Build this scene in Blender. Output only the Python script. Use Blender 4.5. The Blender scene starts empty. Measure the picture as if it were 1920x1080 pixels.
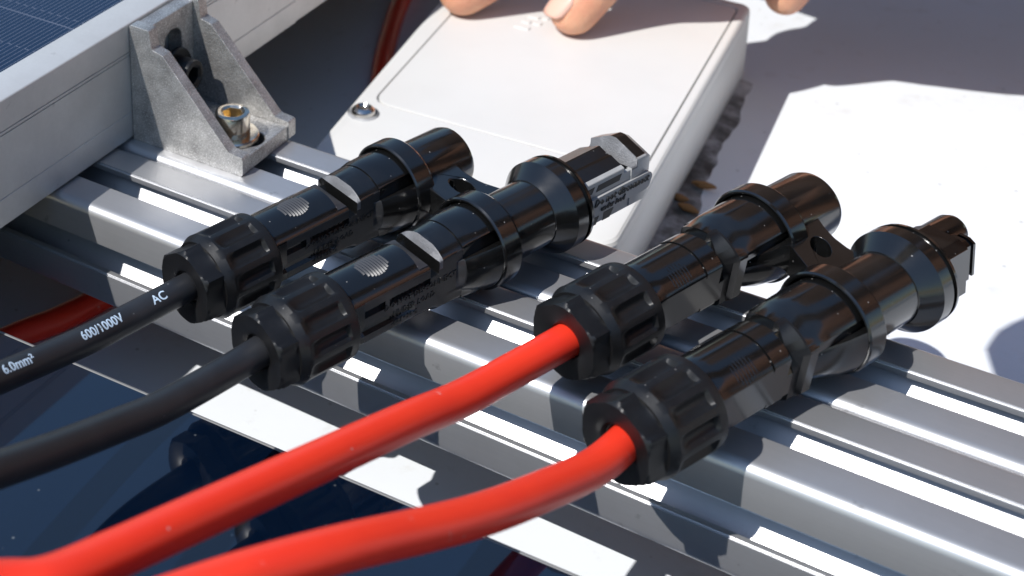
import bpy, bmesh, math, random
from mathutils import Vector, Matrix, noise
from mathutils.geometry import tessellate_polygon
random.seed(7)
S = 0.001                      # everything below is written in millimetres
PI = math.pi
scene = bpy.context.scene
COL = scene.collection

# ------------------------------------------------------------------ camera
cam_d = bpy.data.cameras.new('camera')
cam = bpy.data.objects.new('camera', cam_d); COL.objects.link(cam)
cx = Vector((0.804498, 0.593237, -0.029194))
cy = Vector((-0.186579, 0.299076, 0.935811))
cz = Vector((0.563889, -0.747411, 0.351292))
m = Matrix((cx, cy, cz)).transposed().to_4x4()
m.translation = Vector((204.80, -303.66, 225.27)) * S
cam.matrix_world = m
cam_d.sensor_width = 36
cam_d.lens = 2901.7 / 1920 * 36
cam_d.shift_x = 0.3417
cam_d.shift_y = -0.4010
cam_d.clip_start = 0.005
cam_d.clip_end = 60
cam_d.dof.use_dof = True
cam_d.dof.focus_distance = 0.372
cam_d.dof.aperture_fstop = 22
scene.camera = cam

# ------------------------------------------------------------------ light
SUN = Vector((-0.305, -0.78, 1.0)).normalized()      # towards the sun
w = bpy.data.worlds.new('World'); scene.world = w; w.use_nodes = True
wn = w.node_tree
sky = wn.nodes.new('ShaderNodeTexSky'); sky.sky_type = 'NISHITA'; sky.sun_disc = False; sky.ozone_density = 5.0; sky.air_density = 1.5; sky.dust_density = 0.4
sky.sun_elevation = math.asin(SUN.z)
sky.sun_rotation = math.atan2(SUN.x, SUN.y)
bg = wn.nodes['Background']; bg.inputs[1].default_value = 0.10
wn.links.new(sky.outputs[0], bg.inputs[0])
sd = bpy.data.lights.new('sun', 'SUN'); sd.energy = 4.3; sd.angle = math.radians(0.5); sd.color = (1, 0.972, 0.94)
so = bpy.data.objects.new('sun', sd); COL.objects.link(so)
so.rotation_euler = (-SUN).to_track_quat('-Z', 'Y').to_euler()
scene.view_settings.view_transform = 'Standard'
scene.view_settings.look = 'None'
scene.view_settings.exposure = 0.30
scene.view_settings.gamma = 1.0
scene.render.engine = 'CYCLES'
scene.cycles.max_bounces = 8
scene.cycles.caustics_reflective = False
scene.cycles.caustics_refractive = False
scene.cycles.sample_clamp_indirect = 6

# ------------------------------------------------------------------ helpers
def tag(o, label=None, cat=None, group=None, kind=None):
    if label: o['label'] = label
    if cat: o['category'] = cat
    if group: o['group'] = group
    if kind: o['kind'] = kind
    return o

def empty(name, loc=(0, 0, 0), rz=0.0):
    o = bpy.data.objects.new(name, None); COL.objects.link(o)
    o.empty_display_size = 0.01
    o.location = Vector(loc) * S; o.rotation_euler = (0, 0, rz)
    return o

def link(name, bm, mat, parent=None, sharp=32, smooth=True):
    bmesh.ops.remove_doubles(bm, verts=bm.verts, dist=0.002)
    bmesh.ops.recalc_face_normals(bm, faces=bm.faces)
    me = bpy.data.meshes.new(name)
    bmesh.ops.scale(bm, vec=(S, S, S), verts=bm.verts)
    bm.to_mesh(me); bm.free()
    mats = mat if isinstance(mat, (list, tuple)) else [mat]
    for q in mats: me.materials.append(q)
    if smooth:
        me.shade_smooth(); me.set_sharp_from_angle(angle=math.radians(sharp))
    o = bpy.data.objects.new(name, me); COL.objects.link(o)
    if parent: o.parent = parent
    return o

def bevel(o, width, seg=3, angle=30):
    md = o.modifiers.new('bevel', 'BEVEL'); md.width = width * S; md.segments = seg
    md.limit_method = 'ANGLE'; md.angle_limit = math.radians(angle)
    md.harden_normals = True
    return o

def extrude(bm, outer, holes, f0, f1):
    """outline (2D) with holes, f0/f1 map (a,b)->3D for the two caps"""
    loops = [outer] + list(holes)
    tris = tessellate_polygon([[Vector((p[0], p[1], 0)) for p in l] for l in loops])
    flat = [p for l in loops for p in l]
    A = [bm.verts.new(f0(p)) for p in flat]; B = [bm.verts.new(f1(p)) for p in flat]
    for t in tris:
        try:
            bm.faces.new([A[i] for i in t]); bm.faces.new([B[i] for i in reversed(t)])
        except ValueError: pass
    k = 0
    for l in loops:
        n = len(l)
        for i in range(n):
            a, b = k + i, k + (i + 1) % n
            bm.faces.new((A[a], A[b], B[b], B[a]))
        k += n
    # merge the cap triangles back to clean n-gons where that is possible
    bmesh.ops.dissolve_limit(bm, angle_limit=0.01, verts=bm.verts, edges=bm.edges)

def box(bm, x0, x1, y0, y1, z0, z1):
    v = [bm.verts.new((x, y, z)) for x in (x0, x1) for y in (y0, y1) for z in (z0, z1)]
    for f in ((0, 1, 3, 2), (4, 6, 7, 5), (0, 4, 5, 1), (2, 3, 7, 6), (0, 2, 6, 4), (1, 5, 7, 3)):
        bm.faces.new([v[i] for i in f])

def rounded(poly, r, seg=5):
    """round every corner of a 2D polygon; r is a number or a list"""
    out = []; n = len(poly)
    for i in range(n):
        p0, p, p1 = Vector(poly[i - 1]), Vector(poly[i]), Vector(poly[(i + 1) % n])
        ri = r[i] if isinstance(r, (list, tuple)) else r
        a = (p0 - p).normalized(); b = (p1 - p).normalized()
        if ri <= 0: out.append((p.x, p.y)); continue
        half = math.acos(max(-1, min(1, a.dot(b)))) / 2
        d = min(ri / math.tan(half), (p0 - p).length * .49, (p1 - p).length * .49)
        rr = d * math.tan(half)
        s, e = p + a * d, p + b * d
        c = p + (a + b).normalized() * (rr / math.sin(half))
        a0 = math.atan2(s.y - c.y, s.x - c.x); a1 = math.atan2(e.y - c.y, e.x - c.x)
        da = (a1 - a0 + PI) % (2 * PI) - PI
        for k in range(seg + 1):
            t = a0 + da * k / seg
            out.append((c.x + rr * math.cos(t), c.y + rr * math.sin(t)))
    return out

def catmull(pts, n=10):
    P = [Vector(p) for p in pts]; P = [2 * P[0] - P[1]] + P + [2 * P[-1] - P[-2]]
    out = []
    for i in range(1, len(P) - 2):
        for k in range(n):
            t = k / n
            out.append(0.5 * ((2 * P[i]) + (P[i + 1] - P[i - 1]) * t + (2 * P[i - 1] - 5 * P[i] + 4 * P[i + 1] - P[i + 2]) * t * t
                              + (3 * P[i] - P[i - 1] - 3 * P[i + 1] + P[i + 2]) * t ** 3))
    out.append(P[-2]); return out

def frames(path):
    fr = []; up = Vector((0, 0, 1))
    for i, p in enumerate(path):
        t = (path[min(i + 1, len(path) - 1)] - path[max(i - 1, 0)]).normalized()
        s = t.cross(up).normalized(); u = s.cross(t).normalized()
        fr.append((p, t, s, u))
    return fr

def sweep(bm, path, r, seg=28, cap=True, rf=None):
    fr = frames(path); rings = []
    for i, (p, t, s, u) in enumerate(fr):
        q = rf(i / (len(fr) - 1)) if rf else r
        rings.append([bm.verts.new(p + (s * math.cos(a) + u * math.sin(a)) * q) for a in [2 * PI * k / seg for k in range(seg)]])
    for a, b in zip(rings, rings[1:]):
        for k in range(seg): bm.faces.new((a[k], a[(k + 1) % seg], b[(k + 1) % seg], b[k]))
    if cap: bm.faces.new(rings[0]); bm.faces.new(list(reversed(rings[-1])))

def loft(bm, rows, nphi=144, c0=True, c1=True):
    """rows: (u, r) or (u, func(phi_degrees)); axis along +Y, phi=0 is up, +90 is +X. Rows may turn back."""
    rings = []
    for u, r in rows:
        ring = []
        for k in range(nphi):
            ph = 360.0 * k / nphi
            if ph > 180: ph -= 360
            q = r(ph) if callable(r) else r
            a = math.radians(ph)
            ring.append(bm.verts.new((q * math.sin(a), u, q * math.cos(a))))
        rings.append(ring)
    for a, b in zip(rings, rings[1:]):
        for k in range(nphi): bm.faces.new((a[k], a[(k + 1) % nphi], b[(k + 1) % nphi], b[k]))
    if c0: bm.faces.new(rings[0])
    if c1: bm.faces.new(list(reversed(rings[-1])))

def flat(ph, c, d):
    """radius at which the plane at distance d facing direction c cuts the ray ph"""
    x = math.cos(math.radians(ph - c))
    return d / x if x > 0.05 else 1e6

# ------------------------------------------------------------------ materials
def mat(name, base=(.5, .5, .5), rough=.5, metal=0.0, spec=.5, coat=0.0, coat_rough=.1):
    q = bpy.data.materials.new(name); q.use_nodes = True
    b = q.node_tree.nodes['Principled BSDF']
    b.inputs['Base Color'].default_value = (*base, 1); b.inputs['Roughness'].default_value = rough
    b.inputs['Metallic'].default_value = metal; b.inputs['Specular IOR Level'].default_value = spec
    b.inputs['Coat Weight'].default_value = coat; b.inputs['Coat Roughness'].default_value = coat_rough
    return q, q.node_tree, b

def N(t, kind, **kw):
    n = t.nodes.new(kind)
    for k, v in kw.items():
        if k.startswith('i_'):
            n.inputs[int(k[2:]) if k[2:].isdigit() else k[2:].replace('_', ' ')].default_value = v
        else: setattr(n, k, v)
    return n

def objco(t, scale=(1, 1, 1)):
    co = N(t, 'ShaderNodeTexCoord'); mp = N(t, 'ShaderNodeMapping')
    mp.inputs['Scale'].default_value = scale
    t.links.new(co.outputs['Object'], mp.inputs['Vector'])
    return mp.outputs[0]

def noise_tex(t, vec, scale, detail=3, rough=.55):
    n = N(t, 'ShaderNodeTexNoise'); n.inputs['Scale'].default_value = scale
    n.inputs['Detail'].default_value = detail; n.inputs['Roughness'].default_value = rough
    t.links.new(vec, n.inputs['Vector']); return n.outputs['Fac']

def ramp(t, fac, stops):
    r = N(t, 'ShaderNodeValToRGB'); el = r.color_ramp.elements
    while len(el) > 1: el.remove(el[-1])
    el[0].position = stops[0][0]; el[0].color = (*stops[0][1], 1)
    for p, c in stops[1:]:
        e = el.new(p); e.color = (*c, 1)
    t.links.new(fac, r.inputs[0]); return r.outputs[0]

def val_ramp(t, fac, stops): return ramp(t, fac, [(p, (v, v, v)) for p, v in stops])

def mixc(t, fac, a, b, mode='MIX'):
    n = N(t, 'ShaderNodeMix', data_type='RGBA', blend_type=mode)
    for s, v in ((n.inputs[0], fac), (n.inputs[6], a), (n.inputs[7], b)):
        if hasattr(v, 'is_output'): t.links.new(v, s)
        else: s.default_value = v if isinstance(v, (int, float)) else (*v, 1)
    return n.outputs[2]

def bump(t, b, h, strength, dist, prev=None):
    n = N(t, 'ShaderNodeBump'); n.inputs['Strength'].default_value = strength; n.inputs['Distance'].default_value = dist
    t.links.new(h, n.inputs['Height'])
    if prev: t.links.new(prev, n.inputs['Normal'])
    t.links.new(n.outputs[0], b.inputs['Normal']); return n.outputs[0]

def speckle(t, vec, scale, lo, hi, keep=.80):
    """sparse small dots: 1 inside a dot"""
    v = N(t, 'ShaderNodeTexVoronoi'); v.inputs['Scale'].default_value = scale
    t.links.new(vec, v.inputs['Vector'])
    a = val_ramp(t, v.outputs['Distance'], [(lo, 1), (hi, 0)])
    sep = N(t, 'ShaderNodeSeparateColor'); t.links.new(v.outputs['Color'], sep.inputs[0])
    k = val_ramp(t, sep.outputs[0], [(keep, 0), (keep + .02, 1)])
    mm = N(t, 'ShaderNodeMath', operation='MULTIPLY'); t.links.new(a, mm.inputs[0]); t.links.new(k, mm.inputs[1])
    return mm.outputs[0]

def anodised(name, base, rough, streak=True, grain=.06, metal=1.0):
    q, t, b = mat(name, base, rough, metal)
    v1 = objco(t, (30, 2200, 2200) if streak else (900, 900, 900))
    n1 = noise_tex(t, v1, 1.0, 4, .6)
    v2 = objco(t)
    n2 = noise_tex(t, v2, 3800, 2, .5)
    n3 = noise_tex(t, v2, 45, 4, .6)
    c = mixc(t, n1, tuple(x * .93 for x in base), tuple(min(1, x * 1.05) for x in base))
    c = mixc(t, val_ramp(t, n3, [(.40, .0), (.70, .5)]), c, tuple(x * .76 for x in base))
    n4 = noise_tex(t, v2, 130, 5, .65)
    c = mixc(t, val_ramp(t, n4, [(.66, 0), (.74, .55)]), c, tuple(x * .38 for x in base))
    sp = speckle(t, v2, 300, .05, .12, .93)
    c = mixc(t, sp, c, tuple(x * .45 for x in base))
    t.links.new(c, b.inputs['Base Color'])
    rr = N(t, 'ShaderNodeMapRange'); t.links.new(n3, rr.inputs[0]); rr.inputs[3].default_value = rough - .05; rr.inputs[4].default_value = rough + .07
    t.links.new(rr.outputs[0], b.inputs['Roughness'])
    p = bump(t, b, n2, grain * 5, .00003)
    if streak: bump(t, b, n1, .12, .00002, p)
    return q

M = {}
M['rail'] = anodised('anodised_rail', (.56, .565, .58), .40, metal=.76)
M['frame'] = anodised('anodised_frame', (.66, .655, .64), .50, streak=False, grain=.10, metal=.55)
# cast bracket
q, t, b = mat('cast_aluminium', (.5, .5, .5), .48, .85); v = objco(t)
n1 = noise_tex(t, v, 2300, 3, .7); n2 = noise_tex(t, v, 170, 5, .65)
c = mixc(t, val_ramp(t, n2, [(.38, 0), (.72, 1)]), (.56, .55, .53), (.30, .29, .28))
c = mixc(t, val_ramp(t, n1, [(.53, 0), (.66, .85)]), c, (.92, .92, .91))
c = mixc(t, val_ramp(t, n1, [(.34, .5), (.42, 0)]), c, (.10, .10, .10))
t.links.new(c, b.inputs['Base Color'])
t.links.new(val_ramp(t, n1, [(.3, .58), (.7, .34)]), b.inputs['Roughness'])
p = bump(t, b, n1, .8, .00028); bump(t, b, n2, .25, .0006, p); M['cast'] = q
# bolt steel with brassy tint
q, t, b = mat('plated_steel', (.72, .66, .56), .20, 1.0); v = objco(t)
n1 = noise_tex(t, v, 260, 4, .6)
t.links.new(mixc(t, val_ramp(t, n1, [(.4, 0), (.7, 1)]), (.74, .68, .58), (.50, .42, .32)), b.inputs['Base Color'])
bump(t, b, n1, .15, .0002); M['bolt'] = q
q, t, b = mat('brass_socket', (.62, .50, .30), .35, 1.0); M['brass'] = q
# black plastics
def plastic(name, base, rough, dust=.5, grain=.0):
    q, t, b = mat(name, base, rough, 0, .5); v = objco(t)
    sp = speckle(t, v, 520, .07, .12)
    n1 = noise_tex(t, v, 90, 4, .6); n2 = noise_tex(t, v, 2600, 2, .5)
    c = mixc(t, val_ramp(t, n1, [(.45, 0), (.85, .5)]), base, tuple(x * 1.8 + .006 for x in base))
    c = mixc(t, N(t, 'ShaderNodeMath', operation='MULTIPLY', i_1=dust).outputs[0], c, (.30, .29, .28))
    t.links.new(sp, t.nodes[-2].inputs[0]) if False else None
    mul = [x for x in t.nodes if x.type == 'MATH' and x.operation == 'MULTIPLY'][-1]
    t.links.new(sp, mul.inputs[0])
    t.links.new(c, b.inputs['Base Color'])
    t.links.new(val_ramp(t, n1, [(.35, rough), (.75, rough + .10)]), b.inputs['Roughness'])
    if grain: bump(t, b, n2, grain, .00004)
    return q
M['gloss'] = plastic('glossy_black_plastic', (.005, .005, .005), .12, .7, .10)
M['gloss'].node_tree.nodes['Principled BSDF'].inputs['Specular IOR Level'].default_value = .95
M['matte'] = plastic('satin_black_plastic', (.006, .006, .0065), .36, .4, .35)
M['matte'].node_tree.nodes['Principled BSDF'].inputs['Specular IOR Level'].default_value = .45
M['rough_black'] = plastic('frosted_black_plastic', (.13, .13, .135), .38, 0, 0)
M['side2'] = plastic('flat_side_plastic', (.035, .035, .036), .2, 0, .1)  # greyer than the black body, standing in for the roof mirrored there
M['frost'] = plastic('satin_cut_plastic', (.03, .03, .034), .42, .8, .6)
t = M['rough_black'].node_tree; b = t.nodes['Principled BSDF']
bump(t, b, noise_tex(t, objco(t), 2400, 2, .6), .9, .00022)
M['seal'] = mat('rubber_seal', (.008, .008, .008), .6)[0]
M['black_cable'] = plastic('black_cable_sheath', (.018, .019, .022), .38, .4, .25)
q, t, b = mat('red_cable_sheath', (.80, .030, .018), .36, 0, .45); v = objco(t)
n1 = noise_tex(t, v, 60, 4, .6)
t.links.new(mixc(t, val_ramp(t, n1, [(.4, 0), (.8, 1)]), (.90, .045, .018), (.84, .036, .018)), b.inputs['Base Color'])
sc = noise_tex(t, objco(t, (120, 300, 120)), 1.0, 6, .75)
c0 = b.inputs['Base Color'].links[0].from_socket
c1 = mixc(t, val_ramp(t, sc, [(.66, 0), (.72, .8)]), c0, (.78, .50, .46))
c1 = mixc(t, speckle(t, v, 330, .05, .10, .9), c1, (.70, .40, .36))
t.links.new(c1, b.inputs['Base Color'])
bump(t, b, noise_tex(t, v, 1500, 2, .5), .15, .00004); M['red'] = q
M['print'] = mat('cable_print', (.50, .62, .74), .5)[0]
M['mark'] = mat('moulded_letter', (.006, .006, .006), .30)[0]
# white painted roof
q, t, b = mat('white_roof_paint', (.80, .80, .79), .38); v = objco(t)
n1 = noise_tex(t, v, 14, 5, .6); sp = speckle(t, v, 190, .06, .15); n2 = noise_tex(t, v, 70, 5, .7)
c = mixc(t, val_ramp(t, n1, [(.4, 0), (.8, 1)]), (.75, .785, .82), (.71, .735, .75))  # base tinted blue so its shaded areas come out bluer
c = mixc(t, val_ramp(t, n2, [(.58, 0), (.74, .4)]), c, (.50, .48, .43))
mm = N(t, 'ShaderNodeMath', operation='MULTIPLY', i_1=.55); t.links.new(sp, mm.inputs[0])
c = mixc(t, mm.outputs[0], c, (.30, .30, .28)); t.links.new(c, b.inputs['Base Color'])
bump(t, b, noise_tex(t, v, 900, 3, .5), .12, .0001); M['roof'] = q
q, t, b = mat('white_housing_plastic', (.78, .775, .75), .42); v = objco(t)
n1 = noise_tex(t, v, 30, 4, .6)
t.links.new(mixc(t, val_ramp(t, n1, [(.4, 0), (.8, 1)]), (.655, .65, .625), (.625, .615, .59)), b.inputs['Base Color'])
bump(t, b, noise_tex(t, v, 1800, 2, .5), .12, .00005); M['white'] = q
# sealant smear
q, t, b = mat('weathered_sealant', (.25, .25, .26), .7); v = objco(t)
n1 = noise_tex(t, v, 75, 5, .6)
t.links.new(ramp(t, n1, [(.34, (.05, .048, .047)), (.45, (.16, .16, .16)), (.55, (.36, .36, .37)), (.68, (.60, .60, .60))]), b.inputs['Base Color'])
bump(t, b, n1, .15, .0004); M['sealant'] = q
M['leaf'] = mat('dry_debris', (.28, .14, .05), .8)[0]
# photovoltaic glass with printed grid
def pv(name, grid=True, base=(.002, .010, .032)):
    q, t, b = mat(name, base, .05, 0, .8 if grid else 1.0, coat=.0); v = objco(t)
    n1 = noise_tex(t, v, 60, 4, .6)
    c = mixc(t, n1, base, tuple(x * 1.35 for x in base))
    if grid:
        sep = N(t, 'ShaderNodeSeparateXYZ'); t.links.new(v, sep.inputs[0])
        def line(src, period, width, off=0.0):
            a = N(t, 'ShaderNodeMath', operation='MULTIPLY_ADD'); t.links.new(src, a.inputs[0]); a.inputs[1].default_value = 1000.0 / period; a.inputs[2].default_value = off
            f = N(t, 'ShaderNodeMath', operation='FRACT'); t.links.new(a.outputs[0], f.inputs[0])
            l = N(t, 'ShaderNodeMath', operation='LESS_THAN'); t.links.new(f.outputs[0], l.inputs[0]); l.inputs[1].default_value = width / period
            return l.outputs[0]
        def op(k, a, bb):
            n = N(t, 'ShaderNodeMath', operation=k)
            for i, s in enumerate((a, bb)):
                if hasattr(s, 'is_output'): t.links.new(s, n.inputs[i])
                else: n.inputs[i].default_value = s
            return n.outputs[0]
        fingers = line(sep.outputs[0], 1.55, .17, .3)
        alt = line(sep.outputs[0], 3.1, 1.55, .3 / 2)
        dash = op('MULTIPLY', line(sep.outputs[1], 21.0, .26, .18), alt)
        bus = line(sep.outputs[1], 42.0, .42, .70)
        g = op('MAXIMUM', op('MAXIMUM', fingers, dash), bus)
        g = op('MULTIPLY', g, .5)
        c = mixc(t, g, c, (.22, .24, .30))
    else:
        sp = speckle(t, v, 260, .05, .13)
        mm = N(t, 'ShaderNodeMath', operation='MULTIPLY', i_1=.5); t.links.new(sp, mm.inputs[0])
        c = mixc(t, mm.outputs[0], c, (.20, .22, .22))
    t.links.new(c, b.inputs['Base Color'])
    return q
M['pv'] = pv('solar_cell_glass'); M['pv2'] = pv('solar_glass_dusty', False, (.001, .004, .012)); M['pv2'].node_tree.nodes['Principled BSDF'].inputs['Coat Weight'].default_value = 1; M['pv2'].node_tree.nodes['Principled BSDF'].inputs['Coat Roughness'].default_value = .03; M['edge'] = mat('panel_edge', (.16, .16, .16), .5)[0]
# skin
q, t, b = mat('skin', (.66, .36, .24), .46); v = objco(t)
b.inputs['Subsurface Weight'].default_value = .25; b.inputs['Subsurface Radius'].default_value = (1, .35, .2); b.inputs['Subsurface Scale'].default_value = .004
n1 = noise_tex(t, v, 90, 4, .6)
t.links.new(mixc(t, val_ramp(t, n1, [(.35, 0), (.75, 1)]), (.72, .38, .23), (.62, .25, .15)), b.inputs['Base Color'])
pb = bump(t, b, noise_tex(t, v, 700, 4, .6), .5, .0004)
bump(t, b, noise_tex(t, objco(t, (60, 260, 120)), 1.0, 5, .7), .5, .0012, pb); M['skin'] = q
M['nail'] = mat('fingernail', (.72, .44, .34), .3)[0]
q, t, b = mat('brown_shirt', (.20, .11, .07), .85); bump(t, b, noise_tex(t, objco(t), 600, 3, .6), .5, .0006); M['shirt'] = q
M['shirt_dark'] = mat('dark_shirt', (.10, .055, .035), .9)[0]
M['tan'] = mat('tan_trousers', (.34, .16, .09), .85)[0]  # cloth tones of the unseen shapes, browned for their reflections

# ------------------------------------------------------------------ roof and rails
bm = bmesh.new()
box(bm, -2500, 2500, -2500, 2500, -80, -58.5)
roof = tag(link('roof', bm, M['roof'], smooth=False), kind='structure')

def rail_profile(yc, top):
    """30 x 30 mm slotted extrusion, 8 mm T slots on every side"""
    h = 15.0
    side = [(-h, 0), (-4.55, 0), (-4.55, -.35), (-4.1, -.35), (-4.1, -2.0), (-8.2, -2.0), (-8.2, -3.6), (-3.2, -8.9), (3.2, -8.9), (8.2, -3.6),
            (8.2, -2.0), (4.1, -2.0), (4.1, -.35), (4.55, -.35), (4.55, 0)]
    rr =   [2.7, 0, 0, .3, .2, 0, 0, .8, .8, 0, 0, .2, .3, 0, 0]
    pts = []; rad = []
    for k in range(4):
        a = -k * PI / 2
        for (x, z), r in zip(side, rr):
            z2 = z + h
            X = x * math.cos(a) - z2 * math.sin(a); Z = x * math.sin(a) + z2 * math.cos(a)
            pts.append((X, Z)); rad.append(r)
    out = rounded(pts, rad, 5)
    return [(p[0] + yc, p[1] + top - h) for p in out]

def rail(yc, label):
    bm = bmesh.new()
    prof = rail_profile(yc, 0)
    extrude(bm, prof, [], lambda p: (-330, p[0], p[1]), lambda p: (420, p[0], p[1]))
    o = link('aluminium_rail', bm, M['rail'], sharp=25)
    return tag(o, label, 'rail', 'slotted aluminium rails under the connectors')
rail(10.7, 'silver slotted aluminium rail farther from the camera with the angle bracket bolted on it')
rail(-19.8, 'silver slotted aluminium rail nearer the camera between the other rail and the dark glass panel')
bm = bmesh.new()
for x in (-250, 330):
    box(bm, x - 20, x + 20, -33, 24, -58.49, -30.01)
    tag(link('support_block', bm, M['seal'], smooth=False), 'black block carrying the two aluminium rails off the white roof', 'block', 'blocks under the rails'); bm = bmesh.new()
bm.free()

# ------------------------------------------------------------------ solar panel with tall frame
sp1 = empty('solar_panel', (-140, 20, 0))
tag(sp1, 'blue solar panel in a tall silver frame held by the angle bracket', 'solar panel')
def P1(p): return (p[0] + 140, p[1] - 20, p[2])
prof = [(-37.6, .6), (-37.6, 8.6), (-37.85, 8.75), (-37.85, 9.0), (-37.6, 9.15), (-37.6, 26.5), (-37.9, 26.6), (-37.9, 26.85), (-37.6, 26.95),
        (-37.6, 27.55), (-37.9, 27.65), (-37.9, 27.9), (-37.6, 28.0), (-37.6, 36.4), (-48.3, 36.4), (-48.3, 34.4), (-39.6, 34.4), (-39.6, 2.6), (-62, 2.6), (-62, .6)]
prof = rounded(prof, [.5] + [0] * 12 + [.55, .2] + [0] * 5, 4)
bm = bmesh.new()
extrude(bm, prof, [], lambda p: P1((p[0], -700, p[1])), lambda p: P1((p[0], 88, p[1])))
link('frame', bm, M['frame'], sp1, sharp=25)
bm = bmesh.new()
extrude(bm, prof, [], lambda p: P1((p[0] - .4, 88.2, p[1])), lambda p: P1((p[0] - .4, 900, p[1])))
link('frame_end', bm, M['frame'], sp1, sharp=25)
bm = bmesh.new(); box(bm, -900 + 140, -39.8 + 140, -720, 880, 33.0, 35.2)
link('solar_cells', bm, M['pv'], sp1, smooth=False)
bm = bmesh.new(); box(bm, -900 + 140, -50 + 140, -720, 880, 30.5, 32.7)
link('backsheet', bm, M['seal'], sp1, smooth=False)

# ------------------------------------------------------------------ low solar panel in front
pan = empty('solar_panel', (-0.9, -72.0, -50), math.radians(2.6))
tag(pan, 'low dark blue glass solar panel in front of the rails, below the cables', 'solar panel')
bm = bmesh.new(); box(bm, -400, 700, -700, -.8, 28.0, 35.2)
link('solar_cells', bm, M['pv2'], pan, smooth=False)
bm = bmesh.new(); box(bm, -400, 700, -.8, 0, 0, 35.35)
bevel(link('frame', bm, M['edge'], pan, smooth=False), .3, 2)

# ------------------------------------------------------------------ angle bracket
br = empty('angle_bracket', (0, 0, 0))
tag(br, 'rough cast aluminium angle bracket with two triangular ribs fixing the panel to the rail', 'bracket')
def flange(y0, y1):
    out = [(-37.4, .05), (0, .05), (0, 5.8), (-4.6, 6.2), (-26.2, 29.6), (-29.8, 30.4), (-30.6, 36.0), (-37.4, 36.2)]
    out = rounded(out, [0, .8, .8, 1.2, 1.2, .8, .8, .6], 3)
    bm = bmesh.new(); extrude(bm, out, [], lambda p: (p[0], y0, p[1]), lambda p: (p[0], y1, p[1])); return bm
bevel(link('rib', flange(0, 3.6), M['cast'], br), .45, 2)
bevel(link('rib', flange(23.6, 27.2), M['cast'], br), .45, 2)
def slot(cx_, cy_, lx, ly, n=10):
    r = min(lx, ly); pts = []
    for k in range(2 * n + 2):
        a = PI * k / n if k <= n else PI * (k - 1) / n
        s = 1 if k <= n else -1
        if lx > ly: pts.append((cx_ + r * math.sin(a) + (1 if k <= n else -1) * (lx - r), cy_ + r * math.cos(a)))
        else: pts.append((cx_ + r * math.cos(a), cy_ + r * math.sin(a) + s * (ly - r)))
    return pts
bm = bmesh.new()
extrude(bm, [(-37.4, 3.55), (-.3, 3.55), (-.3, 23.65), (-37.4, 23.65)], [slot(-9.5, 12.0, 8.2, 4.4)], lambda p: (p[0], p[1], .05), lambda p: (p[0], p[1], 4.6))
bevel(link('foot_plate', bm, M['cast'], br), .4, 2)
bm = bmesh.new()
extrude(bm, [(3.55, 4.55), (23.65, 4.55), (23.65, 35.6), (3.55, 35.6)], [slot(13.6, 21.5, 4.3, 9.0)], lambda p: (-37.4, p[0], p[1]), lambda p: (-32.4, p[0], p[1]))
bevel(link('back_plate', bm, M['cast'], br), .4, 2)

def cap_screw(name, label, loc, rot, r, h, washer, matl, sock):
    t_ = empty(name, loc); t_.rotation_euler = rot
    tag(t_, label, 'bolt')
    bm = bmesh.new()
    n = 48
    hexr = lambda ph: min(flat(ph, round(ph / 60) * 60, r * .52), r * .66)
    # axis of loft is +Y: turn it upright afterwards
    loft(bm, [(0, r * .985), (.25, r), (h - .7, r), (h - .2, r * .96), (h, r * .86), (h, r * .70), (h - .5, lambda ph: hexr(ph) * 1.05), (h - .55, hexr), (h - 4.5, hexr)], 72)
    bmesh.ops.rotate(bm, verts=bm.verts, cent=(0, 0, 0), matrix=Matrix.Rotation(PI / 2, 3, 'X'))
    for f in bm.faces:
        c = f.calc_center_median()
        f.material_index = 1 if math.hypot(c.x, c.y) < r * .62 else 0
    link('bolt_head', bm, [matl, sock], t_, sharp=28)
    bm = bmesh.new()
    loft(bm, [(0, washer * .97), (.3, washer), (1.1, washer), (1.5, washer * .95), (1.5, r * .6), (0, r * .6)], 64, False, False)
    bmesh.ops.rotate(bm, verts=bm.verts, cent=(0, 0, -0), matrix=Matrix.Rotation(PI / 2, 3, 'X'))
    bmesh.ops.translate(bm, verts=bm.verts, vec=(0, 0, -1.5))
    link('washer', bm, matl, t_, sharp=28)
    return t_
cap_screw('cap_screw', 'shiny brassy hex socket bolt with washer on the foot of the angle bracket', (-10.0, 10.2, 6.12), (0, 0, .3), 4.9, 6.6, 7.4, M['bolt'], M['brass'])
cap_screw('cap_screw', 'dark hex socket bolt in the upright slot of the angle bracket', (-30.85, 13.6, 17.5), (0, PI / 2, 0), 4.8, 5.6, 7.0, M['matte'], M['seal'])

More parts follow.
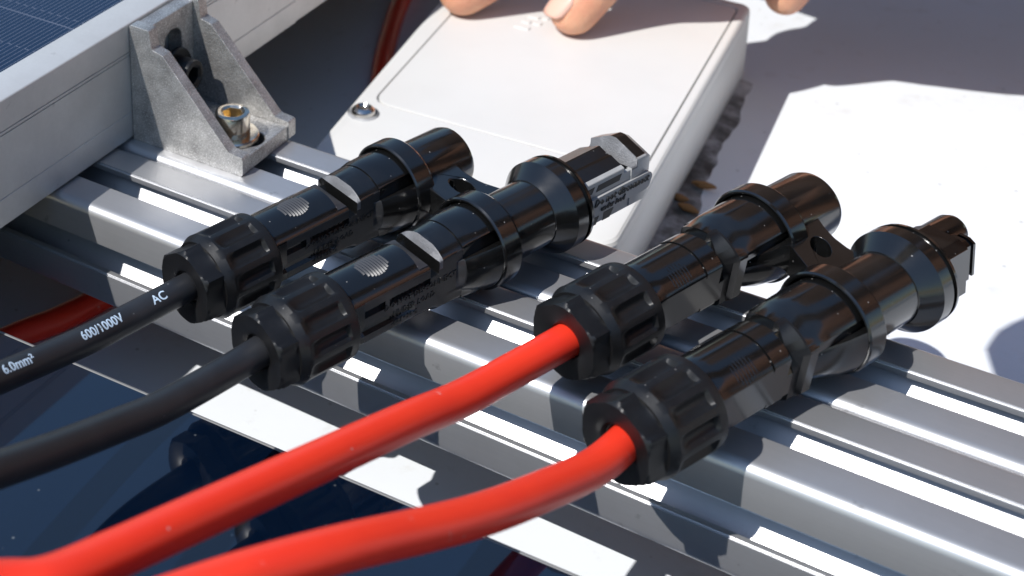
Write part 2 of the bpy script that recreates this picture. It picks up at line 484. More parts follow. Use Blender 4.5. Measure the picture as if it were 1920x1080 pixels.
# ------------------------------------------------------------------ white cable entry box
bx = empty('junction_box', (25, 150, -58.5))
tag(bx, 'white plastic box with a rounded lid panel glued to the roof behind the connectors', 'box')
def PB(x, y, z): return (x - 25, y - 150, z + 58.5)
ctop = rounded([(-7.6, 42), (85.8, 51), (70.4, 224), (-33.0, 226)], [7, 7, 3.5, 7], 8)
cbot = rounded([(-8.5, 41), (80.5, 50), (64.5, 249), (-40, 251)], [9, 8, 5, 9], 8)
def shell(rows):
    """rows: (z, inset in mm, blend between the foot outline 0 and the lid outline 1)"""
    bm = bmesh.new(); rings = []
    for z, ins, k in rows:
        ol = [Vector(a).lerp(Vector(b), k) for a, b in zip(cbot, ctop)]
        c = sum(ol, Vector((0, 0))) / len(ol)
        rings.append([bm.verts.new(PB(c.x + (p.x - c.x) * (1 - ins / 50), c.y + (p.y - c.y) * (1 - ins / 85), z)) for p in ol])
    for a, b_ in zip(rings, rings[1:]):
        for k in range(len(ctop)): bm.faces.new((a[k], a[(k + 1) % len(ctop)], b_[(k + 1) % len(ctop)], b_[k]))
    bm.faces.new(rings[0]); bm.faces.new(list(reversed(rings[-1]))); return bm
link('box_body', shell([(-58.48, 0, 0), (-57.5, 0, .03), (-25.6, 0, .93), (-25.4, .12, .935), (-25.1, .12, .94)]), M['white'], bx, sharp=40)
pl = rounded([(-8.2, 86.4), (79.0, 90.5), (67.6, 219), (-23, 220)], [6, 6, 3, 6], 8)
def lid_mesh():
    bm = shell([(-25.08, .12, .94), (-24.9, .0, .945), (-20.8, .05, 1), (-19.8, .35, 1), (-19.2, .95, 1), (-19.0, 1.7, 1)])
    top = max(bm.faces, key=lambda f: f.calc_center_median().z); ring = list(top.verts)
    bm.faces.remove(top)
    start = min(range(len(ring)), key=lambda i_: (ring[i_].co.xy - Vector(PB(*pl[0], 0)).xy).length)
    fw = (ring[(start + 9) % len(ring)].co.x > ring[(start - 9) % len(ring)].co.x)
    order = [ring[(start + (k if fw else -k)) % len(ring)] for k in range(len(ring))]
    prev = order
    for z, sc in ((-19.0, 1.0), (-19.15, .9985), (-20.4, .9975), (-20.4, .9865), (-19.1, .9855), (-18.98, .984)):
        cur = [bm.verts.new(PB(28 + (p[0] - 28) * sc, 148 + (p[1] - 148) * sc, z)) for p in pl]
        for k in range(len(cur)): bm.faces.new((prev[k], prev[(k + 1) % len(cur)], cur[(k + 1) % len(cur)], cur[k]))
        prev = cur
    bm.faces.new(prev); return bm
lid = link('lid', lid_mesh(), M['white'], bx, sharp=14)
# embossed lettering near the fingers (blurred in the photograph)
def text_bm(body, size, depth, shear=0.0, res=2, bold=0.0):
    cu = bpy.data.curves.new('t', 'FONT'); cu.body = body; cu.size = size; cu.extrude = depth; cu.shear = shear
    cu.resolution_u = res; cu.align_x = 'CENTER'; cu.align_y = 'CENTER'; cu.offset = bold
    ob = bpy.data.objects.new('t', cu); COL.objects.link(ob)
    bpy.context.view_layer.update()
    me = bpy.data.meshes.new_from_object(ob.evaluated_get(bpy.context.evaluated_depsgraph_get()))
    bm = bmesh.new(); bm.from_mesh(me)
    bpy.data.objects.remove(ob); bpy.data.curves.remove(cu); bpy.data.meshes.remove(me)
    return bm
bm = bmesh.new()
for (x0, y0, ln) in ((7, 161, 5.5), (7.5, 166, 3.2), (11.5, 166.6, 3.0), (8.0, 171, 4.0), (12.8, 172, 2.2)):
    box(bm, x0 - 25, x0 + ln - 25, y0 - 150, y0 + 2.3 - 150, 39.45, 40.0)
bevel(link('embossed_mark', bm, M['white'], lid, smooth=False), .25, 2)
# lid screw
sc_ = empty('lid_screw', (-6.6, 78.6, -19)); tag(sc_, 'small round steel screw in the corner of the white box lid', 'screw')
bm = bmesh.new()
loft(bm, [(-1.0, 3.9), (0.6, 3.9), (1.6, 3.6), (2.3, 2.8), (2.5, 2.3), (1.7, lambda ph: flat(ph, round(ph / 60) * 60, 1.5)), (.3, lambda ph: flat(ph, round(ph / 60) * 60, 1.5))], 72)
bmesh.ops.rotate(bm, verts=bm.verts, cent=(0, 0, 0), matrix=Matrix.Rotation(PI / 2, 3, 'X'))
link('screw_head', bm, mat('polished_steel', (.62, .6, .57), .14, 1.0)[0], sc_, sharp=30)
bm = bmesh.new()
loft(bm, [(0.03, 5.0), (.25, 5.0), (.25, 3.95), (0.03, 3.95)], 48, False, False)
bmesh.ops.rotate(bm, verts=bm.verts, cent=(0, 0, 0), matrix=Matrix.Rotation(PI / 2, 3, 'X'))
link('seal_ring', bm, M['sealant'], sc_)

# ------------------------------------------------------------------ sealant smear along the box
bm = bmesh.new()
P0 = Vector((78.6, 100)); P1_ = Vector((66.0, 240)); nseg, nw = 180, 16
grid = []
for i in range(nseg + 1):
    t_ = i / nseg; c_ = P0.lerp(P1_, t_)
    wv = 4.4 + 2.6 * noise.noise((t_ * 6, 2.1, 0)) + 1.2 * noise.noise((t_ * 17.3, 5, 0)) + 2.6 * max(0, 1 - abs(t_ - .32) / .22)
    wv = max(.8, wv)
    row = []
    for j in range(nw + 1):
        s_ = j / nw
        x = c_.x - 2 + s_ * (wv + 2); y = c_.y + .6 * noise.noise((t_ * 22, s_ * 3, 3))
        z = -58.5 + .04 + (1 - s_ ** 2) * (.8 + .15 * noise.noise((x * .1, y * .1, 1))) if j < nw else -58.5
        row.append(bm.verts.new((x, y, max(z, -58.47) if j < nw else -58.5)))
    grid.append(row)
for a, b_ in zip(grid, grid[1:]):
    for j in range(nw): bm.faces.new((a[j], a[j + 1], b_[j + 1], b_[j]))
tag(link('sealant', bm, M['sealant'], sharp=60), 'grey dirty sealant smeared along the foot of the white box', 'sealant')
for i, (x, y, L, a) in enumerate(((78.6, 157.5, 8, .1), (79.0, 141, 7.5, -.2), (74.5, 145.5, 6, .1))):
    bm = bmesh.new()
    pts = [Vector((x + (k - 3) * L / 6 * math.cos(a), y + (k - 3) * L / 6 * math.sin(a) + .5 * noise.noise((k * .7, i, 0)), -56.6 + .5 * noise.noise((k, i, 4)))) for k in range(7)]
    sweep(bm, pts, 1, 10, rf=lambda f: .35 + 1.0 * math.sin(PI * f))
    tag(link('dry_leaf', bm, M['leaf']), ['brown dry leaf scrap on the grey sealant, farthest right of the three', 'brown dry leaf scrap on the grey sealant, nearest the rails', 'brown dry leaf scrap on the grey sealant against the white box wall'][i], 'leaf', 'dry scraps on the sealant')

# ------------------------------------------------------------------ connectors
def hexa(d, roll=0): return lambda ph: flat(((ph - roll + 30) % 60) - 30, 0, d)

def gland(parent):
    # hexagonal rear, chamfered to a cone, then the ribbed barrel
    R0 = 10.2
    def hx(cone): return lambda ph: min(hexa(8.3, 26)(ph), cone)
    def rib(depth):
        def f(ph):
            a = ((ph + 360) % 30) - 15
            k = max(0, math.cos(math.radians(a * 9))) if abs(a) < 10 else 0
            return R0 - depth * (k ** .7)
        return f
    rows = [(13, 3.7), (1.2, 3.7), (.6, 4.1), (0, 5.4), (0, hx(8.5)), (.35, hx(9.0)), (.9, hx(9.5)), (4.6, hx(9.6)), (5.2, lambda ph: min(max(hexa(8.3, 26)(ph), 8.6) + .0, 9.65)),
            (5.21, 9.2), (6.2, 9.7), (7.2, rib(0)), (8.0, rib(.15)), (9.0, rib(1.0)), (10.6, rib(1.5)), (17.0, rib(1.5)), (18.4, rib(1.3)), (19.0, rib(.1)), (20.2, R0), (21.2, R0 - .1), (21.8, R0 - .7), (22, R0 - 1.4), (22, 7.5), (14, 7.5)]
    bm = bmesh.new(); loft(bm, rows, 180, False, False)
    g = link('gland_nut', bm, M['matte'], parent, sharp=30)
    bm = bmesh.new(); loft(bm, [(1.6, 3.62), (1.6, 3.28), (12, 3.28), (12, 3.62)], 48, False, False)
    link('rubber_seal', bm, M['seal'], g)
    return g

def wing(u, u0=52.0, r0=7.2, u1=65.0, r1=11.2):
    return r0 + (r1 - r0) * max(0, min(1, (u - u0) / (u1 - u0)))

def housing_female(parent):
    sd_ = 6.9
    def fl(r, u=0, d=sd_):
        def f(ph):
            q_ = min(r, flat(ph, 90, d), flat(ph, -90, d))
            if 66 < ph < 80 and (25.5 < u < 31.5 or 33 < u < 45): q_ -= .9
            if 100 < ph < 116 and (24.5 < u < 40 or 47 < u < 56): q_ -= .9
            return q_
        return f
    def top(r, d, u=0):
        g_ = fl(r, u)
        return lambda ph: min(g_(ph), flat(ph, 6, d))
    def w(u, r):
        return lambda ph: (max(wing(u), fl(r)(ph)) if u > 54 and abs(ph) > 62 else fl(r)(ph))
    R = 8.6
    rows = [(19.0, R - 1), (22.05, fl(R)), (22.6, fl(R, 22.6))]
    for u in (25.4, 25.6, 31.4, 31.6, 32.9, 33.1): rows.append((u, fl(R, u)))
    for u in (38, 40.9, 42.5): rows.append((u, fl(R, u)))
    rows += [(42.6, fl(R, 43.2)), (42.65, top(R, 8.5, 43.4)), (45.5, top(R, 6.6, 44.9)), (45.6, top(R, 6.3)), (45.65, top(R, 3.6)), (48.2, top(R + .5, 3.6)), (48.25, top(R + .6, 5.4)), (48.4, top(R + .6, 6.7)),
             (49.5, top(R + .6, 8.9)), (50.0, fl(R + .6)), (54.0, fl(R + .75)), (55.6, w(55.6, R + .85)), (55.65, w(55.65, R + .6)), (55.95, w(55.95, R + .6)), (56.0, w(56, R + .95)), (58, w(58, R + 1.35)), (62, w(62, R + 1.45)), (67.5, w(67.5, R + 1.45))]
    bm = bmesh.new(); loft(bm, rows, 240)
    for f in bm.faces:
        c = f.calc_center_median(); n_ = f.normal
        if 48.4 < c.y < 49.55 and c.z > 4.0 and abs(c.x) < 7.6: f.material_index = 1
        elif 42.6 < c.y < 45.6 and c.z > 6: f.material_index = 2
        elif 24.2 < c.y < 56 and c.x > 6.8: f.material_index = 3
    h = link('connector_housing', bm, [M['gloss'], M['rough_black'], M['frost'], M['side2']], parent, sharp=24)
    # ribbed grip patch: saw-tooth ridges across the top
    bm = bmesh.new()
    for i in range(10):
        u = 29.2 + i * .80; k = (i - 4.5) / 5.2; hw = 22 * math.sqrt(max(0, 1 - k * k))
        vs = []
        nn = 16
        for j in range(nn + 1):
            a = math.radians(4 - hw + 2 * hw * j / nn)
            rs = (R - .06, R - .01, R + .26, R - .06); us = (u, u + .02, u + .40, u + .42)
            vs.append([bm.verts.new((r_ * math.sin(a), uu, r_ * math.cos(a))) for r_, uu in zip(rs, us)])
        for A, B in zip(vs, vs[1:]):
            for q_ in range(3): bm.faces.new((A[q_], A[q_ + 1], B[q_ + 1], B[q_]))
            bm.faces.new((A[3], A[0], B[0], B[3]))
        bm.faces.new(vs[0]); bm.faces.new(list(reversed(vs[-1])))
    link('grip_ridges', bm, M['ridge'], h, smooth=False)
    # raised lettering lines on the flat side that faces the camera
    for (body, size, u, z, kk) in (('DO NOT DISCONNECT', 2.1, 42.5, 1.0, 0), ('UNDER LOAD', 2.1, 40.5, -1.6, 0), ('-40 / +90 C', 1.7, 37.5, -3.9, 0)):
        tb = text_bm(body, size, .12, .15, 1, .01)
        for v_ in tb.verts: v_.co = Vector((sd_ + .04 + v_.co.z, u + v_.co.x, z + v_.co.y))
        link('lettering', tb, M['mark'], h, smooth=False)
    return h

M['ridge'] = mat('ridged_plastic', (.05, .05, .052), .22)[0]

def housing_male(parent):
    def sh(r, d=6.6): return lambda ph: min(r, flat(ph, 96, d), flat(ph, -84, d))
    def w(u, r):
        return lambda ph: (max(wing(u, 50, 6.5, 64, 11.3), 0) if abs(ph) > 68 and u > 52 else min(r, flat(ph, 96, 7.6), flat(ph, -84, 7.6)))
    def notch(r, d): return lambda ph: min(sh(r)(ph), flat(ph, 62, d))
    R = 8.2
    rows = [(19, R - 1), (22.05, sh(R)), (26, sh(R)), (38.8, sh(R)), (38.85, sh(R - .3)), (39.15, sh(R - .3)), (39.2, sh(R + .25)), (44.4, sh(R + .25)), (44.45, notch(R, 5.7)), (46.3, notch(R, 5.7)),
            (46.35, notch(R + 1.2, 5.9)), (48.6, notch(R + 1.2, 9.1)), (49.2, sh(R + 1.3, 7.8)), (52, sh(R + 1.45, 7.8)), (52.1, w(52.1, R + 1.5)), (56, w(56, R + 1.7)), (60, w(60, R + 1.8)), (67.5, w(67.5, R + 1.85))]
    bm = bmesh.new(); loft(bm, rows, 240)
    for f in bm.faces:
        c = f.calc_center_median()
        if 46.3 < c.y < 48.9 and (c.x > 1): f.material_index = 1
    h = link('connector_housing', bm, [M['gloss'], M['matte']], parent, sharp=24)
    bm = bmesh.new()                      # slim latch arm along the far side
    sweep(bm, [Vector((-6.2 - .8 * math.sin(PI * k / 8), 24 + 28 * k / 8, 3.4)) for k in range(9)], .9, 12)
    link('latch_arm', bm, M['gloss'], h)
    bm = bmesh.new()
    for i in range(7):
        u = 28.6 + i * .95; k = (i - 3) / 3.6; hw = 20 * math.sqrt(max(0, 1 - k * k)); vs = []
        for j in range(11):
            a = math.radians(38 - hw + 2 * hw * j / 10)
            vs.append([bm.verts.new((r_ * math.sin(a), uu, r_ * math.cos(a))) for r_, uu in zip((R - .05, R + .07, R - .05), (u, u + .22, u + .44))])
        for A, B in zip(vs, vs[1:]):
            for q_ in range(2): bm.faces.new((A[q_], A[q_ + 1], B[q_ + 1], B[q_]))
            bm.faces.new((A[2], A[0], B[0], B[2]))
        bm.faces.new(vs[0]); bm.faces.new(list(reversed(vs[-1])))
    link('grip_ridges', bm, M['gloss'], h, smooth=False)
    return h

CONN = {  # base point of the axis, direction
    'A': (Vector((26.2, -63.3, 12)), Vector((.271, .962))),
    'B': (Vector((52.4, -73.6, 12)), Vector((.302, .953))),
    'C': (Vector((105.0, -33.4, 12)), Vector((.321, .947))),
    'D': (Vector((125.8, -57.4, 12)), Vector((.349, .937))),
}
def yaw(k): return -math.atan2(CONN[k][1].x, CONN[k][1].y)
def at(k, u, side=0, z=0):
    p, d = CONN[k]; d = d.normalized()
    return Vector((p.x + d.x * u + d.y * side, p.y + d.y * u - d.x * side, p.z + z))

labels = {
    'A': 'black cable connector with a ribbed nut on the printed cable, nearest the angle bracket',
    'B': 'black cable connector with a ribbed nut on the plain black cable, second from the left',
    'C': 'black cable connector with a ribbed nut on the upper red cable, third from the left',
    'D': 'black cable connector with a ribbed nut on the lower red cable, nearest the camera'}
for k in 'ABCD':
    e = empty('cable_connector', CONN[k][0], yaw(k)); tag(e, labels[k], 'connector', 'solar cable connectors lying across the rails')
    gland(e)
    (housing_female if k in 'AB' else housing_male)(e)

# Y branches
def tube_rows(collar_front, flare):
    c = collar_front
    rows = [(c + 2.6, 10.3), (c + .35, 10.45), (c, 10.9), (c + .05, 11.2), (c + .5, 11.5), (c + 5.4, 11.5), (c + 6.2, 11.0), (c + 6.6, 9.2), (c + 6.8, 8.5)]
    if flare:
        f = flare
        rows += [(f, 8.4), (f + .05, 8.6), (f + 4.0, 11.5), (f + 4.4, 11.75), (f + 8.0, 11.75), (f + 8.3, 11.5), (f + 8.35, 11.0), (f + 9.3, 11.0), (f + 9.35, 11.7), (f + 10.2, 11.6), (f + 10.6, 10.6), (f + 10.65, 5)]
    else:
        e_ = c + 25.0
        rows += [(e_ - 2.6, 8.4), (e_ - 1.2, 8.0), (e_ - .3, 6.6), (e_, 5.2)]
    return rows

def branch(k1, k2, label, collar, flare, tip):
    p, d = CONN[k2]; d = d.normalized()
    root = empty('branch_connector', at(k2, collar), yaw(k2)); tag(root, label, 'connector', 'black two way branch connectors')
    inv = (Matrix.Translation(at(k2, collar)) @ Matrix.Rotation(yaw(k2), 4, 'Z')).inverted()
    def local(bm_, k):
        mw = Matrix.Translation(CONN[k][0]) @ Matrix.Rotation(yaw(k), 4, 'Z')
        bmesh.ops.transform(bm_, matrix=inv @ mw, verts=bm_.verts); return bm_
    bm = bmesh.new(); loft(bm, tube_rows(collar, None), 96, False, True); link('capped_socket', local(bm, k1), M['gloss'], root, sharp=28)
    bm = bmesh.new(); loft(bm, tube_rows(collar, flare), 96, False, True); link('flared_socket', local(bm, k2), M['gloss'], root, sharp=28)
    # web plate with a hole
    a0, a1 = at(k1, collar + 5.5), at(k1, collar + 21); b0, b1 = at(k2, collar + 4.0), at(k2, flare + 3.0)
    mid0 = (a0 + b0) / 2 + Vector((d.x, d.y, 0)) * 0.5; 
    far = []
    for i in range(9):
        s = i / 8; q_ = a1.lerp(b1, s) - Vector((d.x, d.y, 0)) * (5.0 * math.sin(PI * s) if True else 0)
        far.append((q_.x, q_.y))
    outer = [(a0.x, a0.y)] + far + [(b0.x, b0.y)]
    hc = a0.lerp(b0, .50) + Vector((d.x, d.y, 0)) * (7.6)
    # hole: ellipse elongated across the web
    ax = (b0 - a0).normalized(); ay = Vector((d.x, d.y, 0))
    hole = [(hc.x + ax.x * 4.0 * math.cos(t) + ay.x * 2.6 * math.sin(t), hc.y + ax.y * 4.0 * math.cos(t) + ay.y * 2.6 * math.sin(t)) for t in [2 * PI * i / 24 for i in range(24)]]
    bm = bmesh.new(); extrude(bm, outer, [hole], lambda q_: (q_[0], q_[1], 8.0), lambda q_: (q_[0], q_[1], 15.6))
    bmesh.ops.transform(bm, matrix=inv, verts=bm.verts)
    bevel(link('web', bm, M['gloss'], root), .5, 3)
    tip(root, local, k2, flare)
    return root

def tip_female(root, local, k, f):
    u0 = f + 9.6
    def sec(dt, ds, db, cut=1e6, cap=1e6):
        def g(ph):
            return min(flat(ph, 22, dt), flat(ph, -30, dt), flat(ph, 90, ds), flat(ph, -90, ds), flat(ph, 180, db), flat(ph, 135, 9.2), flat(ph, -135, 9.2), cap)
        return g
    def cutf(dt, ds, db, z):
        g = sec(dt, ds, db)
        return lambda ph: min(g(ph), flat(ph, -4, z))
    u = u0
    rows = [(u, sec(8.3, 7.0, 7.6)), (u + 16.5, sec(8.3, 7.0, 7.6)), (u + 17.0, cutf(8.3, 7.0, 7.6, 7.6)), (u + 17.2, cutf(8.3, 7, 7.6, 4.2)), (u + 19.6, cutf(8.3, 7, 7.6, 4.2)), (u + 19.7, cutf(9.0, 7.3, 7.6, 4.6)),
            (u + 21.6, cutf(9.3, 7.3, 7.6, 8.4)), (u + 21.9, sec(9.3, 7.3, 7.4, cap=9.9)), (u + 25.6, sec(8.9, 7.0, 6.8, cap=9.6)), (u + 28.2, sec(7.2, 6.2, 5.8, cap=8.2)), (u + 28.4, 5.4), (u + 20, 5.0)]
    bm = bmesh.new(); loft(bm, rows, 240, True, True)
    for fc in bm.faces:
        c = fc.calc_center_median()
        if u + 19.65 < c.y < u + 21.8 and c.z > 4.4: fc.material_index = 1
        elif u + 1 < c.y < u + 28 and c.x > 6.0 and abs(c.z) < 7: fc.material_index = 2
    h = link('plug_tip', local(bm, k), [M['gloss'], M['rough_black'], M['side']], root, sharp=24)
    # raised label plate and dark latch windows on the side facing the camera
    bm = bmesh.new()
    out = rounded([(u + 2.4, -2.9), (u + 26.5, -2.9), (u + 28.6, 1.9), (u + 4.4, 1.9)], [.4, 1.8, 1.8, .4], 5)
    extrude(bm, out, [], lambda q_: (6.4, q_[0], q_[1]), lambda q_: (7.75, q_[0], q_[1]))
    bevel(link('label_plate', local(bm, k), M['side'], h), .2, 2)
    bm = bmesh.new()
    for poly in (((u + 1.0, 3.2), (u + 5.0, 3.2), (u + 5.9, 4.9), (u + 1.0, 4.9)), ((u + 6.4, 3.2), (u + 15.4, 3.2), (u + 16.2, 4.9), (u + 7.3, 4.9)),
                 ((u + .4, -6.4), (u + 7.4, -6.4), (u + 8.4, -4.2), (u + .4, -4.2)), ((u + 9.8, -6.2), (u + 12.6, -6.2), (u + 14.0, -3.9), (u + 10.2, -3.9))):
        extrude(bm, [tuple(q_) for q_ in poly], [], lambda q_: (6.6, q_[0], q_[1]), lambda q_: (7.06, q_[0], q_[1]))
    link('latch_window', local(bm, k), M['hollow'], h, smooth=False)
    for body, size, du, z in (('Do not disconnect', 2.75, 15.6, .45), ('under load', 2.1, 12.3, -1.75)):
        tb = text_bm(body, size, .22, .3, 1, .02)
        for v_ in tb.verts: v_.co = Vector((7.8 + v_.co.z, u + du + v_.co.x, z + v_.co.y))
        link('lettering', local(tb, k), M['hollow'], h, smooth=False)

def tip_male(root, local, k, f):
    u = f + 9.6
    def sec(dt, ds, db): return lambda ph: min(flat(ph, 0, dt), flat(ph, 30, dt + 1.0), flat(ph, -35, dt + .9), flat(ph, 84, ds), flat(ph, -90, ds), flat(ph, 180, db))
    rows = [(u, sec(6.6, 6.6, 6)), (u + 12.0, sec(6.6, 6.6, 6)), (u + 12.05, sec(5.0, 5.2, 4.6)), (u + 15.5, sec(4.9, 5.2, 4.6)), (u + 15.55, sec(4.0, 4.6, 4)), (u + 17.0, sec(4.0, 4.6, 4)), (u + 17.05, sec(4.5, 5.0, 4.4)), (u + 17.9, sec(4.5, 5.0, 4.4)), (u + 18, 3.6), (u + 12, 3.4)]
    bm = bmesh.new(); loft(bm, rows, 240, True, True)
    h = link('plug_tip', local(bm, k), M['gloss'], root, sharp=24)
    bm = bmesh.new()
    loft(bm, [(u + 2, 4.2), (u + 19.5, 4.2), (u + 21.2, 3.6), (u + 21.9, 2.6)], 48)
    bmesh.ops.translate(bm, verts=bm.verts, vec=(-2.6, 0, 2.2))
    link('guide_pin', local(bm, k), M['gloss'], h, sharp=28)
M['side'] = plastic('moulded_side_plastic', (.34, .34, .335), .28, 0, .1)  # pale grey paints in the reflected roof on the black tip's flank
M['hollow'] = mat('window_shadow_black', (.004, .004, .004), .5)[0]
branch('A', 'B', 'black branch connector joining the two black cables, its tip pointing at the white box', 65.6, 86.5, tip_female)
branch('C', 'D', 'black branch connector joining the two red cables, its narrow tip over the white roof', 65.6, 87.5, tip_male)

# ------------------------------------------------------------------ cables
def cable(k, pts, r, name, matl, label, cat='cable', group=None):
    st = [] if not k else ([at(k, 10), at(k, 4, .5)] if k == 'D' else [at(k, 11.5), at(k, 3)])
    path = catmull(st + [Vector(p) for p in pts], 14)
    bm = bmesh.new(); sweep(bm, path, r, 32)
    o = link(name, bm, matl); tag(o, label, cat, group); return o, path
ocA, pathA = cable('A', [(22.7, -79.9, 12.5), (21.0, -94.7, 14.5), (19.4, -118.0, 20.0), (18.4, -146.1, 28.0), (18, -200, 42)], 3.25, 'black_cable', M['black_cable'],
      'black cable printed with 600/1000V in white, uppermost of the two black cables', 'cable', 'black cables')
ocB, _ = cable('B', [(50.4, -84.5, 12.4), (48.8, -103.1, 16.0), (47.7, -116.3, 20.0), (46.9, -133.3, 26.0), (46.1, -146.6, 31.0), (44.8, -170.4, 40.0), (43, -220, 58)], 3.35, 'black_cable', M['black_cable'],
      'plain black cable without print between the printed cable and the red cables', 'cable', 'black cables')
cable('C', [(101.6, -50.5, 14.6), (98.7, -70.2, 19.0), (96.2, -88.8, 25.0), (92.7, -119.9, 35.0), (89.2, -148.7, 44.0), (87.2, -164.9, 49.0), (85.2, -177.6, 53.0), (81.5, -183.5, 55.0), (73.4, -195.8, 60.0), (50, -225, 68)], 3.65, 'red_cable', M['red'],
      'bright red cable running into the farther gland of the two red ones', 'cable', 'red cables')
cable('D', [(126.1, -69.5, 15.2), (122.9, -90.7, 23.0), (120.0, -106.2, 29.0), (116.6, -120.4, 35.0), (111.3, -139.6, 43.2), (105.6, -156.0, 48.4), (100.2, -169.8, 51.4), (95.2, -182.0, 53.6), (90.8, -193.8, 55.0), (80, -222, 60)], 3.55, 'red_cable', M['red'],
      'bright red cable running into the gland nearest the camera', 'cable', 'red cables')
cable(None, [(-48, 60, -54.6), (-45, 30, -54.6), (-46.5, 0, -54.6), (-51, -20, -54.6), (-57, -35, -54.6), (-64, -60, -54.6)], 3.8, 'red_cable', M['red'],
      'dark red shaded cable lying on the roof under the rails and tall panel', 'cable', 'red cables')
cable(None, [(-83, 275, -54.6), (-72, 229, -54.6), (-58.5, 192, -54.6), (-47, 165, -54.6), (-36, 146, -54.6), (-18, 132, -52)], 3.6, 'red_cable', M['red'],
      'dark red cable in the shade entering the far left side of the white box', 'cable', 'red cables')

# print on the upper black cable
def wrap(bm, path, s_c, ang, r):
    fr = frames(path); acc = [0]
    for a, b in zip(path, path[1:]): acc.append(acc[-1] + (b - a).length)
    for v in bm.verts:
        s = s_c - v.co.x; a = math.radians(ang) - v.co.y / r; h = r + .07 + v.co.z
        i = 0
        while i < len(acc) - 2 and acc[i + 1] < s: i += 1
        f = (s - acc[i]) / (acc[i + 1] - acc[i])
        p = fr[i][0].lerp(fr[i + 1][0], f); sd = fr[i][2].lerp(fr[i + 1][2], f); up = fr[i][3].lerp(fr[i + 1][3], f)
        v.co = p + (sd * math.cos(a) + up * math.sin(a)) * h
    return bm
for body, s_c, size in (('AC', 20.6, 3.0), ('600/1000V', 38.5, 3.0), ('6.0mm²', 64.3, 3.0)):
    tb = text_bm(body, size, .02, 0, 3, .035)
    bmesh.ops.triangulate(tb, faces=tb.faces)
    bmesh.ops.subdivide_edges(tb, edges=[e_ for e_ in tb.edges if e_.calc_length() > .35], cuts=4)
    link('printed_text', wrap(tb, pathA, s_c, 122, 3.2), M['print'], ocA, smooth=False)

# ------------------------------------------------------------------ person holding the box
def capsule(bm, pts, rad, seg=20):
    path = catmull([Vector(p) for p in pts], 6); n = len(path) - 1
    def rf(f):
        x = f * (len(rad) - 1); i = min(int(x), len(rad) - 2); r = rad[i] + (rad[i + 1] - rad[i]) * (x - i)
        return r
    sweep(bm, path, 1, seg, rf=rf)
def ball(bm, c, r, sc=(1, 1, 1)):
    mt = Matrix.Translation(Vector(c)) @ Matrix.Diagonal((*sc, 1))
    bmesh.ops.create_icosphere(bm, subdivisions=3, radius=r, matrix=mt)
pe = empty('person', (160, 420, -58.5))
tag(pe, 'person pressing the white box with spread bare fingers, only fingertips in view', 'person')
def rel(bm): bmesh.ops.translate(bm, verts=bm.verts, vec=(-160, -420, 58.5)); return bm
bm = bmesh.new()
FING = [   # thumb, index, middle, ring, little
    ([(46, 207, 20), (22, 184, 14), (5, 177, 5), (-12.8, 161.0, -10.2)], (12, 10.8, 10.4, 8.8)),
    ([(62, 203, 28), (51, 183, 24), (38, 179, 10), (26.0, 167.0, -10.4)], (11, 9.8, 9.4, 8.3)),
    ([(72, 213, 32), (65, 204, 36), (58, 206, 26), (54, 213, -2)], (10.5, 9.6, 9, 8)),
    ([(84, 221, 30), (79, 216, 34), (72, 220, 22), (69, 226, -6)], (10, 9.2, 8.6, 7.8)),
    ([(98, 231, 20), (96, 228, 16), (89, 230, 4), (80.0, 229, -15.0)], (10, 9, 8.2, 7.2)),
]
for pts, rad in FING:
    capsule(bm, pts, rad); ball(bm, pts[-1], rad[-1] * .995); ball(bm, pts[0], rad[0])
ball(bm, (82, 235, 28), 31, (1.15, .95, .55))
ball(bm, (62, 219, 22), 21, (1.1, 1, .7))
capsule(bm, [(90, 235, 30), (130, 246, 38), (185, 280, 66), (250, 350, 118)], (26, 26, 32, 40), 28)
rel(bm)
hand = link('body', bm, M['skin'], pe, smooth=True)
md = hand.modifiers.new('weld', 'REMESH'); md.mode = 'VOXEL'; md.voxel_size = .0011; md.use_smooth_shade = True
md = hand.modifiers.new('soften', 'SMOOTH'); md.iterations = 6; md.factor = .5
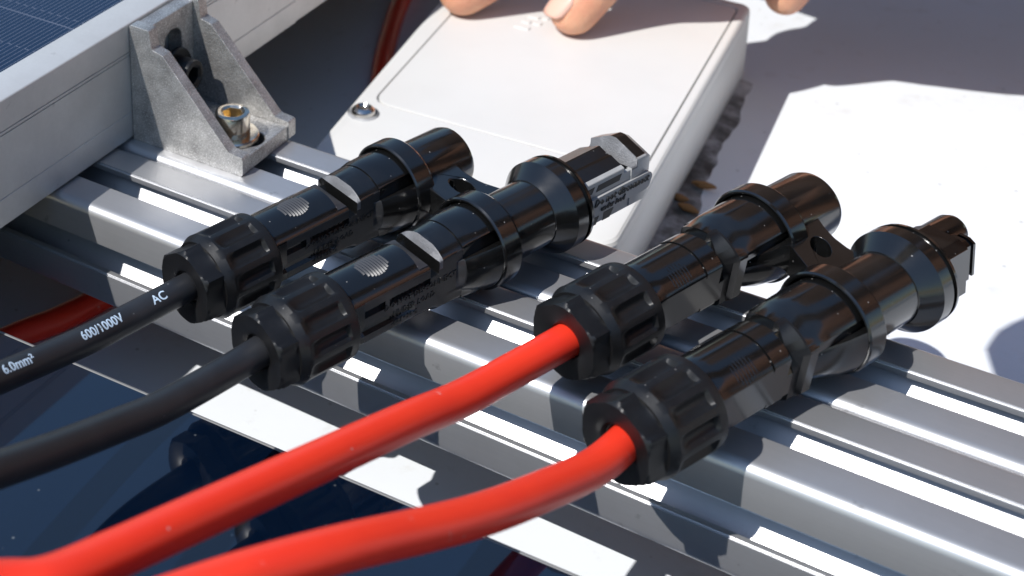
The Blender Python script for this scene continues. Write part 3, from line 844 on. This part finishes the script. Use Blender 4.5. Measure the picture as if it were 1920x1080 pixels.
def nail(tip, back, r, up):
    tip = Vector(tip); back = Vector(back); d = (tip - back).normalized(); n_ = (Vector(up) - d * Vector(up).dot(d)).normalized(); s_ = d.cross(n_)
    bm = bmesh.new(); g = []
    for i in range(9):
        row = []
        for j in range(9):
            x = (i / 8 - .5) * 2; y = (j / 8 - .5) * 2
            wd = math.radians(54) * y * math.sqrt(max(.12, 1 - abs(x) ** 4))
            row.append(bm.verts.new(tip + d * (x * 6.2 + .4) + (s_ * math.sin(wd) + n_ * math.cos(wd)) * (r + .25 - .7 * max(0, x) ** 2)))
        g.append(row)
    for a, b in zip(g, g[1:]):
        for j in range(8): bm.faces.new((a[j], a[j + 1], b[j + 1], b[j]))
    o = link('fingernail', rel(bm), M['nail'], pe); md_ = o.modifiers.new('thick', 'SOLIDIFY'); md_.thickness = .0006; md_.offset = -1
for k, up in ((1, (-.75, -.55, .45)),):
    pts, rad = FING[k]; nail(pts[-1], pts[-2], rad[-1], up)
# unseen clothing shapes around the person, added for their shadows and brown reflections
def cloth(name, parts, matl, voxel=.006):
    bm = bmesh.new()
    for pts, rad in parts:
        capsule(bm, pts, rad, 24); ball(bm, pts[-1], rad[-1] * .99); ball(bm, pts[0], rad[0] * .99)
    o = link(name, rel(bm), matl, pe)
    md = o.modifiers.new('weld', 'REMESH'); md.mode = 'VOXEL'; md.voxel_size = voxel; md.use_smooth_shade = True
    return o
cloth('sleeve', [([(150, 300, 56), (215, 345, 82), (330, 400, 120)], (44, 60, 76)), ([(196, 290, 76), (250, 350, 118), (330, 430, 230), (330, 560, 420)], (40, 48, 56, 70))], M['shirt'])  # unseen bulk added to shade the roof behind the box
cloth('shirt', [([(20, 276, 88), (80, 268, 84), (200, 282, 88), (420, 390, 150)], (58, 58, 60, 82)), ([(60, 640, 60), (100, 610, 250), (140, 580, 430)], (150, 155, 160)), ([(-60, 600, 420), (330, 600, 420)], (75, 75))], M['shirt_dark'])  # unseen torso shapes added to widen the roof shadow
cloth('trousers', [([(330, 470, 190), (600, 330, 300), (760, 120, 330)], (110, 120, 110)), ([(760, 120, 330), (760, 160, 60)], (110, 90)), ([(60, 660, 40), (330, 470, 190), (450, 250, 270)], (110, 95, 75)), ([(450, 250, 270), (440, 330, 60), (430, 400, -20)], (72, 60, 50))], M['tan'])  # unseen legs added to show as brown reflections in the connectors
cloth('sleeve', [([(131, -29, 141), (250, 110, 230), (400, 300, 330), (330, 560, 420)], (21, 34, 46, 66))], M['shirt_dark'])  # unseen arm added to drop a rounded shadow at the roof's right edge
